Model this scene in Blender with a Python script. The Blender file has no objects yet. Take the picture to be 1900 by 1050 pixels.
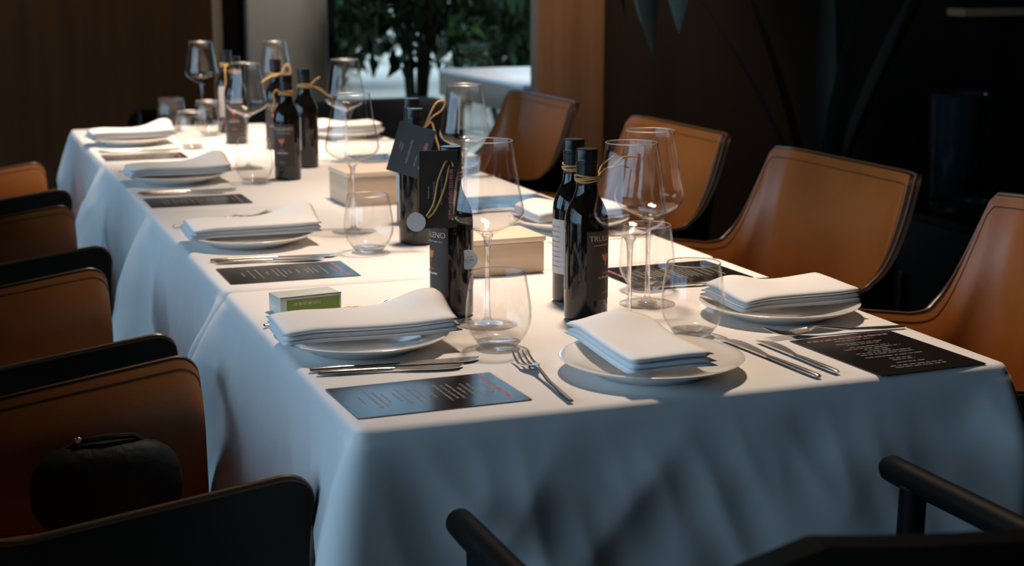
import bpy, bmesh, math, random
from mathutils import Vector, Matrix, noise
PI = math.pi
R = math.radians
S = bpy.context.scene
C = S.collection

# ------------------------------------------------------------------ camera
cam_data = bpy.data.cameras.new('camera')
cam = bpy.data.objects.new('camera', cam_data)
C.objects.link(cam)
cam.location = (0.0, 0.0, 1.214)
cam.rotation_euler = (R(90 - 11.35), 0.0, R(-20.29))
cam_data.sensor_width = 36.0
cam_data.lens = 2944.0 / 1900.0 * 36.0
cam_data.clip_start = 0.05
cam_data.clip_end = 200
cam_data.dof.use_dof = True
cam_data.dof.focus_distance = 2.0
cam_data.dof.aperture_fstop = 7.0
S.camera = cam

# ------------------------------------------------------------------ world, lights, exposure
world = bpy.data.worlds.new('overcast_sky')
S.world = world
world.use_nodes = True
bg = world.node_tree.nodes['Background']
bg.inputs['Color'].default_value = (0.43, 0.71, 1.0, 1)
bg.inputs['Strength'].default_value = 1.45
vs = S.view_settings
vs.view_transform = 'Standard'
vs.look = 'None'
vs.gamma = 1.0
vs.exposure = 1.25
vs.use_curve_mapping = False
try:
    S.cycles.transparent_max_bounces = 40
    S.cycles.max_bounces = 16
    S.cycles.transmission_bounces = 12
    S.cycles.glossy_bounces = 6
    S.cycles.sample_clamp_indirect = 4.0
    S.cycles.caustics_reflective = False
    S.cycles.caustics_refractive = False
    S.cycles.use_denoising = True
except Exception:
    pass

def spot(name, loc, target, power, size, blend, col, radius=0.11):
    l = bpy.data.lights.new(name, 'SPOT')
    l.energy = power; l.spot_size = R(size); l.spot_blend = blend
    l.color = col; l.shadow_soft_size = radius
    o = bpy.data.objects.new(name, l); C.objects.link(o)
    o.location = loc
    d = Vector(target) - Vector(loc)
    o.rotation_euler = d.to_track_quat('-Z', 'Y').to_euler()
    return o
WARM = (1.0, 0.77, 0.58)
spot('ceiling_or_fill_spot', (0.98, 2.70, 2.6), (0.92, 2.60, 0.75), 52, 54, 0.9, WARM)
spot('ceiling_or_fill_spot', (0.82, 4.15, 2.6), (0.72, 4.30, 0.75), 115, 44, 0.9, WARM)
spot('ceiling_or_fill_spot', (1.05, 2.45, 2.6), (1.06, 1.88, 0.75), 58, 62, 0.9, WARM)
spot('ceiling_or_fill_spot', (1.00, 3.50, 2.6), (1.20, 3.60, 0.75), 56, 62, 0.9, WARM)  # fill spot, added to brighten the third table and right chairs
spot('ceiling_or_fill_spot', (2.05, 4.55, 2.6), (2.25, 5.30, 0.9), 34, 55, 0.8, WARM)  # fill spot, added to light the wooden column

spot('ceiling_or_fill_spot', (1.75, 7.0, 2.7), (1.73, 7.9, 0.9), 40, 60, 0.8, (1.0, 0.90, 0.76))  # fill spot, added so the grey pier comes out brighter
spot('ceiling_or_fill_spot', (0.3, 5.4, 2.7), (0.3, 6.5, 1.0), 14, 90, 0.9, WARM)  # fill spot, added to lift the far panelling out of black
spot('ceiling_or_fill_spot', (2.75, 6.3, 2.7), (2.75, 6.4, 0.75), 60, 50, 0.8, (1.0, 0.90, 0.80))  # fill spot, added to whiten the background table top
def portal(name, loc, rot, sx, sy):
    l = bpy.data.lights.new(name, 'AREA')
    l.shape = 'RECTANGLE'; l.size = sx; l.size_y = sy
    l.cycles.is_portal = True
    o = bpy.data.objects.new(name, l); C.objects.link(o)
    o.location = loc; o.rotation_euler = rot
portal('window_portal', (-2.58, 2.0, 1.3), (0, R(-90), 0), 2.4, 6.0)
portal('window_portal', (2.55, 7.95, 1.3), (R(-90), 0, 0), 1.3, 2.6)

# ------------------------------------------------------------------ materials
M = {}
def mat(name, col=(0.8, 0.8, 0.8), rough=0.5, metal=0.0, spec=0.5, coat=0.0, bump=None, noise=None, **kw):
    m = bpy.data.materials.new(name); m.use_nodes = True
    nt = m.node_tree; b = nt.nodes['Principled BSDF']
    b.inputs['Base Color'].default_value = (*col, 1)
    b.inputs['Roughness'].default_value = rough
    b.inputs['Metallic'].default_value = metal
    b.inputs['Specular IOR Level'].default_value = spec
    b.inputs['Coat Weight'].default_value = coat
    b.inputs['Coat Roughness'].default_value = kw.get('coat_rough', 0.05)
    tc = nt.nodes.new('ShaderNodeTexCoord')
    if noise:      # (scale xyz, colour2, low, high, detail)
        sc, c2, lo, hi = noise
        mp = nt.nodes.new('ShaderNodeMapping'); mp.inputs['Scale'].default_value = sc
        nz = nt.nodes.new('ShaderNodeTexNoise'); nz.inputs['Detail'].default_value = 5
        nz.inputs['Scale'].default_value = 1.0
        rp = nt.nodes.new('ShaderNodeValToRGB')
        rp.color_ramp.elements[0].position = lo; rp.color_ramp.elements[0].color = (*col, 1)
        rp.color_ramp.elements[1].position = hi; rp.color_ramp.elements[1].color = (*c2, 1)
        nt.links.new(tc.outputs['Object'], mp.inputs['Vector'])
        nt.links.new(mp.outputs['Vector'], nz.inputs['Vector'])
        nt.links.new(nz.outputs['Fac'], rp.inputs['Fac'])
        nt.links.new(rp.outputs['Color'], b.inputs['Base Color'])
    if bump:       # (scale xyz, strength, distance)
        sc, st, dist = bump
        mp2 = nt.nodes.new('ShaderNodeMapping'); mp2.inputs['Scale'].default_value = sc
        nz2 = nt.nodes.new('ShaderNodeTexNoise'); nz2.inputs['Detail'].default_value = 4
        nz2.inputs['Scale'].default_value = 1.0
        bp = nt.nodes.new('ShaderNodeBump')
        bp.inputs['Strength'].default_value = st; bp.inputs['Distance'].default_value = dist
        nt.links.new(tc.outputs['Object'], mp2.inputs['Vector'])
        nt.links.new(mp2.outputs['Vector'], nz2.inputs['Vector'])
        nt.links.new(nz2.outputs['Fac'], bp.inputs['Height'])
        nt.links.new(bp.outputs['Normal'], b.inputs['Normal'])
    M[name] = m
    return m

mat('linen', (0.80, 0.785, 0.775), 0.85, spec=0.15, bump=((14, 14, 14), 0.12, 0.01))
mat('napkin', (0.86, 0.85, 0.84), 0.9, spec=0.1, bump=((260, 260, 260), 0.12, 0.001))
mat('porcelain', (0.86, 0.83, 0.78), 0.16, spec=0.5, coat=0.3)
mat('tan_leather', (0.29, 0.104, 0.022), 0.36, spec=0.5, noise=((7, 7, 7), (0.22, 0.075, 0.015), 0.35, 0.7), bump=((140, 140, 140), 0.12, 0.002))
mat('black_leather', (0.013, 0.008, 0.005), 0.5, spec=0.18, bump=((140, 140, 140), 0.12, 0.002))
mat('edge_leather', (0.10, 0.05, 0.022), 0.32, spec=0.5)
mat('stitching', (0.05, 0.025, 0.012), 0.6)
mat('black_metal', (0.012, 0.012, 0.013), 0.4)
mat('black_lacquer', (0.003, 0.003, 0.003), 0.5, spec=0.12)
mat('bag_leather', (0.007, 0.010, 0.010), 0.6, spec=0.2, bump=((30, 30, 30), 0.4, 0.01))
mat('steel', (0.80, 0.76, 0.70), 0.26, metal=1.0)
mat('bottle_glass', (0.010, 0.007, 0.005), 0.07, spec=0.6)
mat('capsule', (0.010, 0.010, 0.009), 0.28, spec=0.5)
mat('copper_cap', (0.30, 0.12, 0.05), 0.35, metal=0.2)
mat('raffia', (0.62, 0.38, 0.13), 0.65)
mat('dark_label', (0.045, 0.028, 0.020), 0.5, noise=((60, 60, 60), (0.06, 0.038, 0.026), 0.35, 0.7))
mat('pale_label', (0.60, 0.56, 0.53), 0.7)
mat('ink_grey', (0.30, 0.28, 0.27), 0.7)
mat('ink_white', (0.75, 0.70, 0.66), 0.6)
mat('ink_dim', (0.30, 0.29, 0.26), 0.6)
mat('ink_pink', (0.50, 0.22, 0.27), 0.6)
mat('ink_orange', (0.75, 0.20, 0.05), 0.5)
mat('ink_cream', (0.70, 0.50, 0.36), 0.5)
mat('tag_black', (0.012, 0.013, 0.012), 0.55)
mat('tag_slate', (0.026, 0.048, 0.064), 0.45)
mat('menu_card', (0.014, 0.012, 0.011), 0.20, spec=0.9)
mat('box_wood', (0.72, 0.55, 0.40), 0.55, noise=((4, 4, 60), (0.62, 0.45, 0.31), 0.35, 0.7))
mat('box_lid', (0.80, 0.66, 0.52), 0.5, noise=((4, 40, 40), (0.74, 0.58, 0.43), 0.35, 0.7))
mat('carton_white', (0.66, 0.69, 0.62), 0.35)
mat('carton_green', (0.16, 0.30, 0.03), 0.35, noise=((120, 60, 160), (0.30, 0.22, 0.08), 0.5, 0.75))
mat('carton_edge', (0.05, 0.05, 0.04), 0.4)
mat('beige_frost', (0.72, 0.54, 0.38), 0.5, noise=((50, 50, 20), (0.55, 0.40, 0.27), 0.35, 0.7))
mat('table_wood', (0.10, 0.05, 0.025), 0.5)
mat('floor_wood', (0.030, 0.018, 0.010), 0.4, noise=((1.5, 12, 1), (0.018, 0.010, 0.006), 0.3, 0.7))
mat('panel_wood', (0.090, 0.036, 0.009), 0.6, spec=0.2, noise=((14, 14, 0.7), (0.054, 0.021, 0.005), 0.3, 0.7))
mat('column_wood', (0.33, 0.155, 0.070), 0.5, noise=((26, 26, 0.8), (0.24, 0.108, 0.046), 0.3, 0.7))
mat('trim_wood', (0.42, 0.26, 0.14), 0.5)
mat('dark_wall', (0.030, 0.017, 0.009), 0.6, noise=((10, 10, 0.6), (0.020, 0.011, 0.006), 0.3, 0.7))
mat('grey_plaster', (0.46, 0.45, 0.43), 0.6)
mat('ceiling_paint', (0.06, 0.045, 0.035), 0.8)
mat('white_top', (0.82, 0.82, 0.82), 0.35)
mat('oak_edge', (0.34, 0.24, 0.16), 0.5, noise=((3, 30, 30), (0.27, 0.18, 0.115), 0.3, 0.7))
mat('sofa_cloth', (0.012, 0.012, 0.014), 0.8)
mat('pale_paving', (0.50, 0.36, 0.26), 0.8, noise=((0.6, 0.6, 0.6), (0.40, 0.285, 0.20), 0.35, 0.7))
mat('leaf_dark', (0.018, 0.030, 0.010), 0.75, spec=0.1, noise=((6, 6, 6), (0.030, 0.052, 0.018), 0.35, 0.7))
mat('leaf_shaded', (0.006, 0.009, 0.004), 0.6)  # shade of the dark corner put into the leaf colour
mat('leaf_lit', (0.14, 0.30, 0.08), 0.5)  # highlight on part of the foliage, put into a lighter green
mat('leaf_grey', (0.12, 0.16, 0.13), 0.5)
mat('leaf_round', (0.012, 0.045, 0.014), 0.35)
mat('bark', (0.030, 0.024, 0.016), 0.8)
mat('pot_black', (0.012, 0.013, 0.014), 0.35)
mat('vase_glaze', (0.010, 0.016, 0.018), 0.18, spec=0.5)
mat('dark_pane', (0.008, 0.014, 0.018), 0.12)

def glass_thin(name, tint=(1, 1, 1), ior=1.45):
    m = bpy.data.materials.new(name); m.use_nodes = True
    nt = m.node_tree; nt.nodes.clear()
    out = nt.nodes.new('ShaderNodeOutputMaterial')
    mx = nt.nodes.new('ShaderNodeMixShader')
    tr = nt.nodes.new('ShaderNodeBsdfTransparent'); tr.inputs['Color'].default_value = (*tint, 1)
    gl = nt.nodes.new('ShaderNodeBsdfGlossy'); gl.inputs['Roughness'].default_value = 0.05
    fr = nt.nodes.new('ShaderNodeLayerWeight'); fr.inputs['Blend'].default_value = 0.5
    rp = nt.nodes.new('ShaderNodeValToRGB')
    e = rp.color_ramp.elements
    e[0].position = 0.0; e[0].color = (0.04, 0.04, 0.04, 1)
    e[1].position = 1.0; e[1].color = (0.95, 0.95, 0.95, 1)
    k = e.new(0.60); k.color = (0.06, 0.06, 0.06, 1)
    k = e.new(0.85); k.color = (0.32, 0.32, 0.32, 1)
    nt.links.new(fr.outputs['Facing'], rp.inputs['Fac'])
    nt.links.new(rp.outputs['Color'], mx.inputs['Fac'])
    nt.links.new(tr.outputs[0], mx.inputs[1]); nt.links.new(gl.outputs[0], mx.inputs[2])
    nt.links.new(mx.outputs[0], out.inputs['Surface'])
    M[name] = m
glass_thin('thin_glass', (0.985, 0.98, 0.975))
glass_thin('window_glass', (0.95, 0.97, 0.97))
def glass_solid(name):
    m = bpy.data.materials.new(name); m.use_nodes = True
    nt = m.node_tree; nt.nodes.clear()
    out = nt.nodes.new('ShaderNodeOutputMaterial')
    g = nt.nodes.new('ShaderNodeBsdfGlass'); g.inputs['IOR'].default_value = 1.45
    g.inputs['Roughness'].default_value = 0.02
    tr = nt.nodes.new('ShaderNodeBsdfTransparent'); mx = nt.nodes.new('ShaderNodeMixShader')
    mx.inputs['Fac'].default_value = 0.42
    nt.links.new(tr.outputs[0], mx.inputs[1]); nt.links.new(g.outputs[0], mx.inputs[2])
    nt.links.new(mx.outputs[0], out.inputs['Surface'])
    M[name] = m
glass_solid('solid_glass')
def glass_rim(name):
    m = bpy.data.materials.new(name); m.use_nodes = True
    nt = m.node_tree; nt.nodes.clear()
    out = nt.nodes.new('ShaderNodeOutputMaterial'); mx = nt.nodes.new('ShaderNodeMixShader'); mx.inputs['Fac'].default_value = 0.55
    tr = nt.nodes.new('ShaderNodeBsdfTransparent'); gl = nt.nodes.new('ShaderNodeBsdfGlossy'); gl.inputs['Roughness'].default_value = 0.45
    nt.links.new(tr.outputs[0], mx.inputs[1]); nt.links.new(gl.outputs[0], mx.inputs[2]); nt.links.new(mx.outputs[0], out.inputs['Surface'])
    M[name] = m
glass_rim('rim_glass')

# ------------------------------------------------------------------ helpers
def link(name, me, m=None, parent=None, loc=None, rot=None, smooth=None):
    o = bpy.data.objects.new(name, me); C.objects.link(o)
    if m is not None and not me.materials: me.materials.append(M[m])
    if parent is not None: o.parent = parent
    if loc is not None: o.location = loc
    if rot is not None: o.rotation_euler = rot
    return o

def mesh(name, v, f, smooth=True, angle=40):
    me = bpy.data.meshes.new(name)
    me.from_pydata([tuple(p) for p in v], [], f)
    me.validate()
    if smooth and len(me.polygons):
        me.polygons.foreach_set('use_smooth', [True] * len(me.polygons))
        me.set_sharp_from_angle(angle=R(angle))
    me.update()
    return me

class MB:
    def __init__(s): s.v = []; s.f = []
    def add(s, v, f):
        n = len(s.v); s.v += [Vector(p) for p in v]; s.f += [[i + n for i in q] for q in f]; return s
    def box(s, c, d, rz=0.0):
        x, y, z = d[0] / 2, d[1] / 2, d[2] / 2
        m = Matrix.Rotation(rz, 3, 'Z')
        v = [m @ Vector((a * x, b * y, e * z)) + Vector(c) for a in (-1, 1) for b in (-1, 1) for e in (-1, 1)]
        return s.add(v, [(0, 1, 3, 2), (4, 6, 7, 5), (0, 4, 5, 1), (2, 3, 7, 6), (0, 2, 6, 4), (1, 5, 7, 3)])
    def rbox(s, c, d, bev, seg=3, rz=0.0):
        bm = bmesh.new()
        bmesh.ops.create_cube(bm, size=1.0)
        for v in bm.verts: v.co = Vector((v.co.x * d[0], v.co.y * d[1], v.co.z * d[2]))
        bmesh.ops.bevel(bm, geom=list(bm.edges), offset=bev, segments=seg, profile=0.5, affect='EDGES')
        m = Matrix.Rotation(rz, 3, 'Z')
        bm.verts.ensure_lookup_table()
        vs_ = [m @ v.co + Vector(c) for v in bm.verts]
        fs = [[v.index for v in f.verts] for f in bm.faces]
        bm.free()
        return s.add(vs_, fs)
    def tube(s, pts, rad, n=8, caps=True):
        pts = [Vector(p) for p in pts]
        rads = rad if isinstance(rad, (list, tuple)) else [rad] * len(pts)
        v = []; f = []
        ref = None
        for i, p in enumerate(pts):
            t = (pts[min(i + 1, len(pts) - 1)] - pts[max(i - 1, 0)]).normalized()
            if ref is None:
                a = Vector((0, 0, 1)) if abs(t.z) < 0.9 else Vector((1, 0, 0))
                ref = (a - t * a.dot(t)).normalized()
            else:
                ref = (ref - t * ref.dot(t))
                ref = ref.normalized() if ref.length > 1e-6 else t.orthogonal().normalized()
            b = t.cross(ref)
            for k in range(n):
                a = 2 * PI * k / n
                v.append(p + (ref * math.cos(a) + b * math.sin(a)) * rads[i])
        for i in range(len(pts) - 1):
            for k in range(n):
                k2 = (k + 1) % n
                f.append((i * n + k, i * n + k2, (i + 1) * n + k2, (i + 1) * n + k))
        if caps:
            f.append(list(range(n))[::-1]); f.append([(len(pts) - 1) * n + k for k in range(n)])
        return s.add(v, f)
    def lathe(s, prof, n=32, c=(0, 0, 0), closed=False):
        v = []; f = []; rows = []
        for (r, z) in prof:
            if r < 1e-6:
                rows.append([len(v)]); v.append(Vector((c[0], c[1], c[2] + z)))
            else:
                rows.append(list(range(len(v), len(v) + n)))
                v += [Vector((c[0] + r * math.cos(2 * PI * k / n), c[1] + r * math.sin(2 * PI * k / n), c[2] + z)) for k in range(n)]
        pairs = list(zip(rows, rows[1:]))
        if closed: pairs.append((rows[-1], rows[0]))
        for a, b in pairs:
            for k in range(n):
                k2 = (k + 1) % n
                if len(a) == 1 and len(b) == 1: continue
                if len(a) == 1: f.append((a[0], b[k2], b[k]))
                elif len(b) == 1: f.append((a[k], a[k2], b[0]))
                else: f.append((a[k], a[k2], b[k2], b[k]))
        return s.add(v, f)
    def grid(s, rows, flip=False):
        nu = len(rows); nv = len(rows[0])
        v = [p for r in rows for p in r]; f = []
        for i in range(nu - 1):
            for j in range(nv - 1):
                q = (i * nv + j, (i + 1) * nv + j, (i + 1) * nv + j + 1, i * nv + j + 1)
                f.append(q[::-1] if flip else q)
        return s.add(v, f)
    def quad(s, a, b, c, d): return s.add([a, b, c, d], [(0, 1, 2, 3)])
    def me(s, name, smooth=True, angle=40): return mesh(name, s.v, s.f, smooth, angle)
    def obj(s, name, m, parent=None, loc=None, rot=None, smooth=True, angle=40):
        return link(name, s.me(name, smooth, angle), m, parent, loc, rot)

def tag(o, label, cat, group=None):
    o['label'] = label; o['category'] = cat
    if group: o['group'] = group
    return o
def struct(o, label=None):
    o['kind'] = 'structure'
    if label: o['label'] = label
    return o
def thing(name, label, cat, loc=(0, 0, 0), rz=0.0, group=None):
    o = bpy.data.objects.new(name, None); C.objects.link(o)
    o.empty_display_size = 0.05
    o.location = loc; o.rotation_euler = (0, 0, rz)
    return tag(o, label, cat, group)
def dup(root, loc, rz, label):
    r = root.copy(); C.objects.link(r); r.location = loc; r.rotation_euler = (0, 0, rz); r['label'] = label
    for ch in list(root.children):
        c = ch.copy(); C.objects.link(c); c.parent = r
        for g in list(ch.children):
            d = g.copy(); C.objects.link(d); d.parent = c
    return r
def text_mesh(body, size, align='CENTER'):
    cu = bpy.data.curves.new('lettering', 'FONT'); cu.body = body; cu.size = size
    cu.align_x = align; cu.align_y = 'CENTER'; cu.extrude = 0.0
    o = bpy.data.objects.new('lettering', cu); C.objects.link(o)
    dg = bpy.context.evaluated_depsgraph_get()
    me = bpy.data.meshes.new_from_object(o.evaluated_get(dg))
    v = [x.co.copy() for x in me.vertices]; f = [list(p.vertices) for p in me.polygons]
    bpy.data.objects.remove(o); bpy.data.meshes.remove(me); bpy.data.curves.remove(cu)
    return v, f

# ------------------------------------------------------------------ setting
TZ = 0.75
struct(MB().box((1.3, 2.3, -0.05), (7.8, 11.6, 0.10)).obj('floor', 'floor_wood', smooth=False))
struct(MB().box((1.3, 2.3, 2.85), (7.8, 11.6, 0.10)).obj('ceiling', 'ceiling_paint', smooth=False))
struct(MB().box((1.3, -3.55, 1.4), (7.8, 0.10, 2.8)).obj('wall_back', 'dark_wall', smooth=False))
struct(MB().box((5.2, 2.3, 1.4), (0.10, 11.6, 2.8)).obj('wall_right', 'dark_wall', smooth=False))
wl = struct(MB().box((-2.65, 2.3, 0.05), (0.10, 11.6, 0.10)).box((-2.65, 2.3, 2.65), (0.10, 11.6, 0.30))
            .box((-2.65, -2.25, 1.3), (0.10, 2.5, 2.4)).box((-2.65, 6.55, 1.3), (0.10, 3.1, 2.4)).obj('wall_left', 'panel_wood', smooth=False))
w2 = struct(MB().box((-2.65, 2.0, 0.12), (0.06, 6.0, 0.04)).box((-2.65, 2.0, 2.48), (0.06, 6.0, 0.04))
            .obj('window_2', 'black_metal', smooth=False))
for y in (-0.98, 1.0, 3.0, 4.98):
    MB().box((-2.65, y, 1.3), (0.06, 0.04, 2.32)).obj('window_mullion', 'black_metal', w2, smooth=False)
# far end: wood panelling at left, grey pier, tall window, wooden column, dark partition
struct(MB().box((-0.75, 6.55, 1.4), (3.72, 0.10, 2.8)).obj('wall_far', 'panel_wood', smooth=False))
struct(MB().rbox((1.132, 6.53, 1.4), (0.036, 0.12, 2.8), 0.004).obj('trim_1', 'trim_wood'))
struct(MB().box((1.25, 8.05, 1.4), (0.55, 0.10, 2.8)).obj('wall_recess', 'black_lacquer', smooth=False))
struct(MB().rbox((1.727, 8.0, 1.4), (0.404, 0.22, 2.8), 0.01).obj('wall_pier', 'grey_plaster'))
w1 = struct(MB().box((1.954, 7.98, 1.4), (0.05, 0.10, 2.8)).box((4.0, 7.98, 0.06), (4.1, 0.10, 0.12)).box((4.0, 7.98, 2.72), (4.1, 0.10, 0.16))
            .obj('window_1', 'black_metal', smooth=False))
MB().box((3.55, 7.98, 1.4), (0.05, 0.10, 2.5)).obj('window_mullion', 'black_metal', w1, smooth=False)
MB().box((2.75, 7.98, 1.38), (1.56, 0.008, 2.52)).obj('window_pane', 'window_glass', w1, smooth=False)
MB().box((4.37, 7.98, 1.38), (1.60, 0.008, 2.52)).obj('window_pane', 'window_glass', w1, smooth=False)
struct(MB().rbox((2.185, 5.335, 1.4), (0.262, 0.07, 2.8), 0.006).obj('wall_column', 'column_wood'))
struct(MB().box((3.74, 5.42, 1.4), (2.84, 0.10, 2.8)).obj('wall_partition', 'dark_wall', smooth=False))
w3 = struct(MB().rbox((4.55, 5.33, 1.030), (1.46, 0.14, 0.030), 0.004).obj('window_3', 'trim_wood'), 'pale wooden ledge below a dark pane')
MB().box((4.55, 5.36, 1.55), (1.40, 0.02, 1.0)).obj('window_pane', 'dark_pane', w3, smooth=False)
struct(MB().box((5, 30, -0.15), (120, 120, 0.06)).obj('ground', 'pale_paving', smooth=False), 'pale paving outside the window')

# ------------------------------------------------------------------ tables and cloths
TX0, TX1 = 0.388, 1.190
SE = [(1.507, 2.250), (2.256, 3.043), (3.049, 3.850), (3.856, 4.710)]
TN = ['nearest', 'second', 'third', 'farthest']
def make_table(k):
    y0, y1 = SE[k]
    cx, cy = (TX0 + TX1) / 2, (y0 + y1) / 2
    t = thing('dining_table', f'square wooden table hidden under the {TN[k]} white tablecloth', 'table', (cx, cy, 0), 0, 'tables pushed together in a row')
    MB().rbox((0, 0, TZ - 0.022), (TX1 - TX0 - 0.02, y1 - y0 - 0.02, 0.034), 0.004, 2).obj('table_top', 'table_wood', t)
    for sx in (-1, 1):
        for sy in (-1, 1):
            MB().box((sx * 0.33, sy * 0.31, 0.355), (0.05, 0.05, 0.71)).obj('leg', 'table_wood', t, smooth=False)
CLOTH_LABEL = ['white tablecloth with the long dark front drop facing the camera, on the nearest table',
               'white tablecloth on the second table, under the slate tagged bottle pair',
               'white tablecloth on the third table, between two lighter cloth seams',
               'white tablecloth on the farthest table, in the brightest pool of lamp light']
def make_cloth(k):
    y0, y1 = SE[k]
    rnd = random.Random(40 + k)
    near_free, far_free = (k == 0), (k == 3)
    cx, cy = (TX0 + TX1) / 2, (y0 + y1) / 2
    # rounded-rectangle perimeter, counter-clockwise from above
    rc = 0.014
    per = []      # (x, y, nx, ny)
    def seg(a, b, n, nx, ny):
        for i in range(n):
            t = i / n
            per.append((a[0] + (b[0] - a[0]) * t, a[1] + (b[1] - a[1]) * t, nx, ny))
    def arc(c, a0):
        for i in range(6):
            a = a0 + PI / 2 * i / 6
            per.append((c[0] + rc * math.cos(a), c[1] + rc * math.sin(a), math.cos(a), math.sin(a)))
    X0, X1, Y0, Y1 = TX0, TX1, y0, y1
    NS = 130
    seg((X0 + rc, Y0), (X1 - rc, Y0), NS, 0, -1); arc((X1 - rc, Y0 + rc), -PI / 2)
    seg((X1, Y0 + rc), (X1, Y1 - rc), NS, 1, 0); arc((X1 - rc, Y1 - rc), 0)
    seg((X1 - rc, Y1), (X0 + rc, Y1), NS, 0, 1); arc((X0 + rc, Y1 - rc), PI / 2)
    seg((X0, Y1 - rc), (X0, Y0 + rc), NS, -1, 0); arc((X0 + rc, Y0 + rc), PI)
    n = len(per)
    corners = [(X0, Y0), (X1, Y0), (X1, Y1), (X0, Y1)]
    waves = [(rnd.uniform(9, 34), rnd.uniform(0, 6.28), rnd.uniform(0.4, 1.0)) for _ in range(6)]
    diag = [(rnd.uniform(-22, 22), rnd.uniform(-30, 30), rnd.uniform(0, 6.28)) for _ in range(5)]
    rows = []
    eb = 0.010
    # top: concentric rings
    v = [Vector((cx, cy, TZ))]; f = []
    ringset = []
    for sc in (0.3, 0.6, 0.8, 0.92):
        ringset.append([Vector((cx + (p[0] - p[2] * eb - cx) * sc, cy + (p[1] - p[3] * eb - cy) * sc, TZ)) for p in per])
    for a in (0, 30, 60, 90):
        ca, sa = math.cos(R(a)), math.sin(R(a))
        ringset.append([Vector((p[0] - p[2] * eb * (1 - sa), p[1] - p[3] * eb * (1 - sa), TZ - eb * (1 - ca))) for p in per])
    D = 0.40
    ds = [0.006 + (D - 0.006) * (i / 34) ** 1.15 for i in range(35)]
    for d in ds:
        ring = []
        for p in per:
            q = min(corners, key=lambda c: (c[0] - p[0]) ** 2 + (c[1] - p[1]) ** 2)
            s_ = math.hypot(q[0] - p[0], q[1] - p[1])
            sig = 0.035 + 0.16 * d
            A = 0.090 * (1 - math.exp(-d / 0.10)) * math.exp(-(s_ / sig) ** 2)
            u = p[0] * 1.0 + p[1] * 1.3
            w = sum(a * math.sin(fr * u + ph) for fr, ph, a in waves) / 6
            g = sum(math.sin(a * u + b * d + c_) for a, b, c_ in diag) / 5
            amp = min(1, d / 0.25)
            off = 0.002 + 0.012 * min(1, d / 0.2) + 0.010 * amp * w + 0.022 * min(1, d / 0.22) ** 1.5 * g
            q1 = noise.noise(Vector((u * 7 + d * 6, d * 2.5 - u * 1.0, k * 7.0)))
            q2 = noise.noise(Vector((u * 17 - d * 8, d * 5 + u * 2, 3 + k * 5.0)))
            q3 = noise.noise(Vector((u * 5, d * 26, 9 + k * 3.0)))
            off += min(1, d / 0.09) * (0.009 * (1 - abs(q1) * 2) + 0.0030 * (1 - abs(q2) * 2) + 0.002 * q3)
            if p[2] > 0.9: off = min(off, 0.014)
            nx, ny = p[2], p[3]
            dx, dy = nx * off, ny * off
            gx, gy = (-1 if q[0] == X0 else 1), (-1 if q[1] == Y0 else 1)
            free_y = (near_free and gy < 0) or (far_free and gy > 0)
            dx += gx * A * ((0.42 if free_y else 0.75) if q[0] == X0 else 0.15)
            if free_y: dy += gy * A * 0.35
            else: dy = 0.0
            ring.append(Vector((p[0] + dx, p[1] + dy, TZ - eb - d)))
        ringset.append(ring)
    for ring in ringset: v += ring
    for k2 in range(n):
        f.append((0, 1 + k2, 1 + (k2 + 1) % n))
    for i in range(len(ringset) - 1):
        o1, o2 = 1 + i * n, 1 + (i + 1) * n
        for k2 in range(n):
            k3 = (k2 + 1) % n
            f.append((o1 + k2, o2 + k2, o2 + k3, o1 + k3))
    o = link('tablecloth', mesh('tablecloth', v, f, angle=180), 'linen')
    tag(o, CLOTH_LABEL[k], 'tablecloth', 'white tablecloths on the joined tables')
for k in range(4): make_table(k); make_cloth(k)

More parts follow.
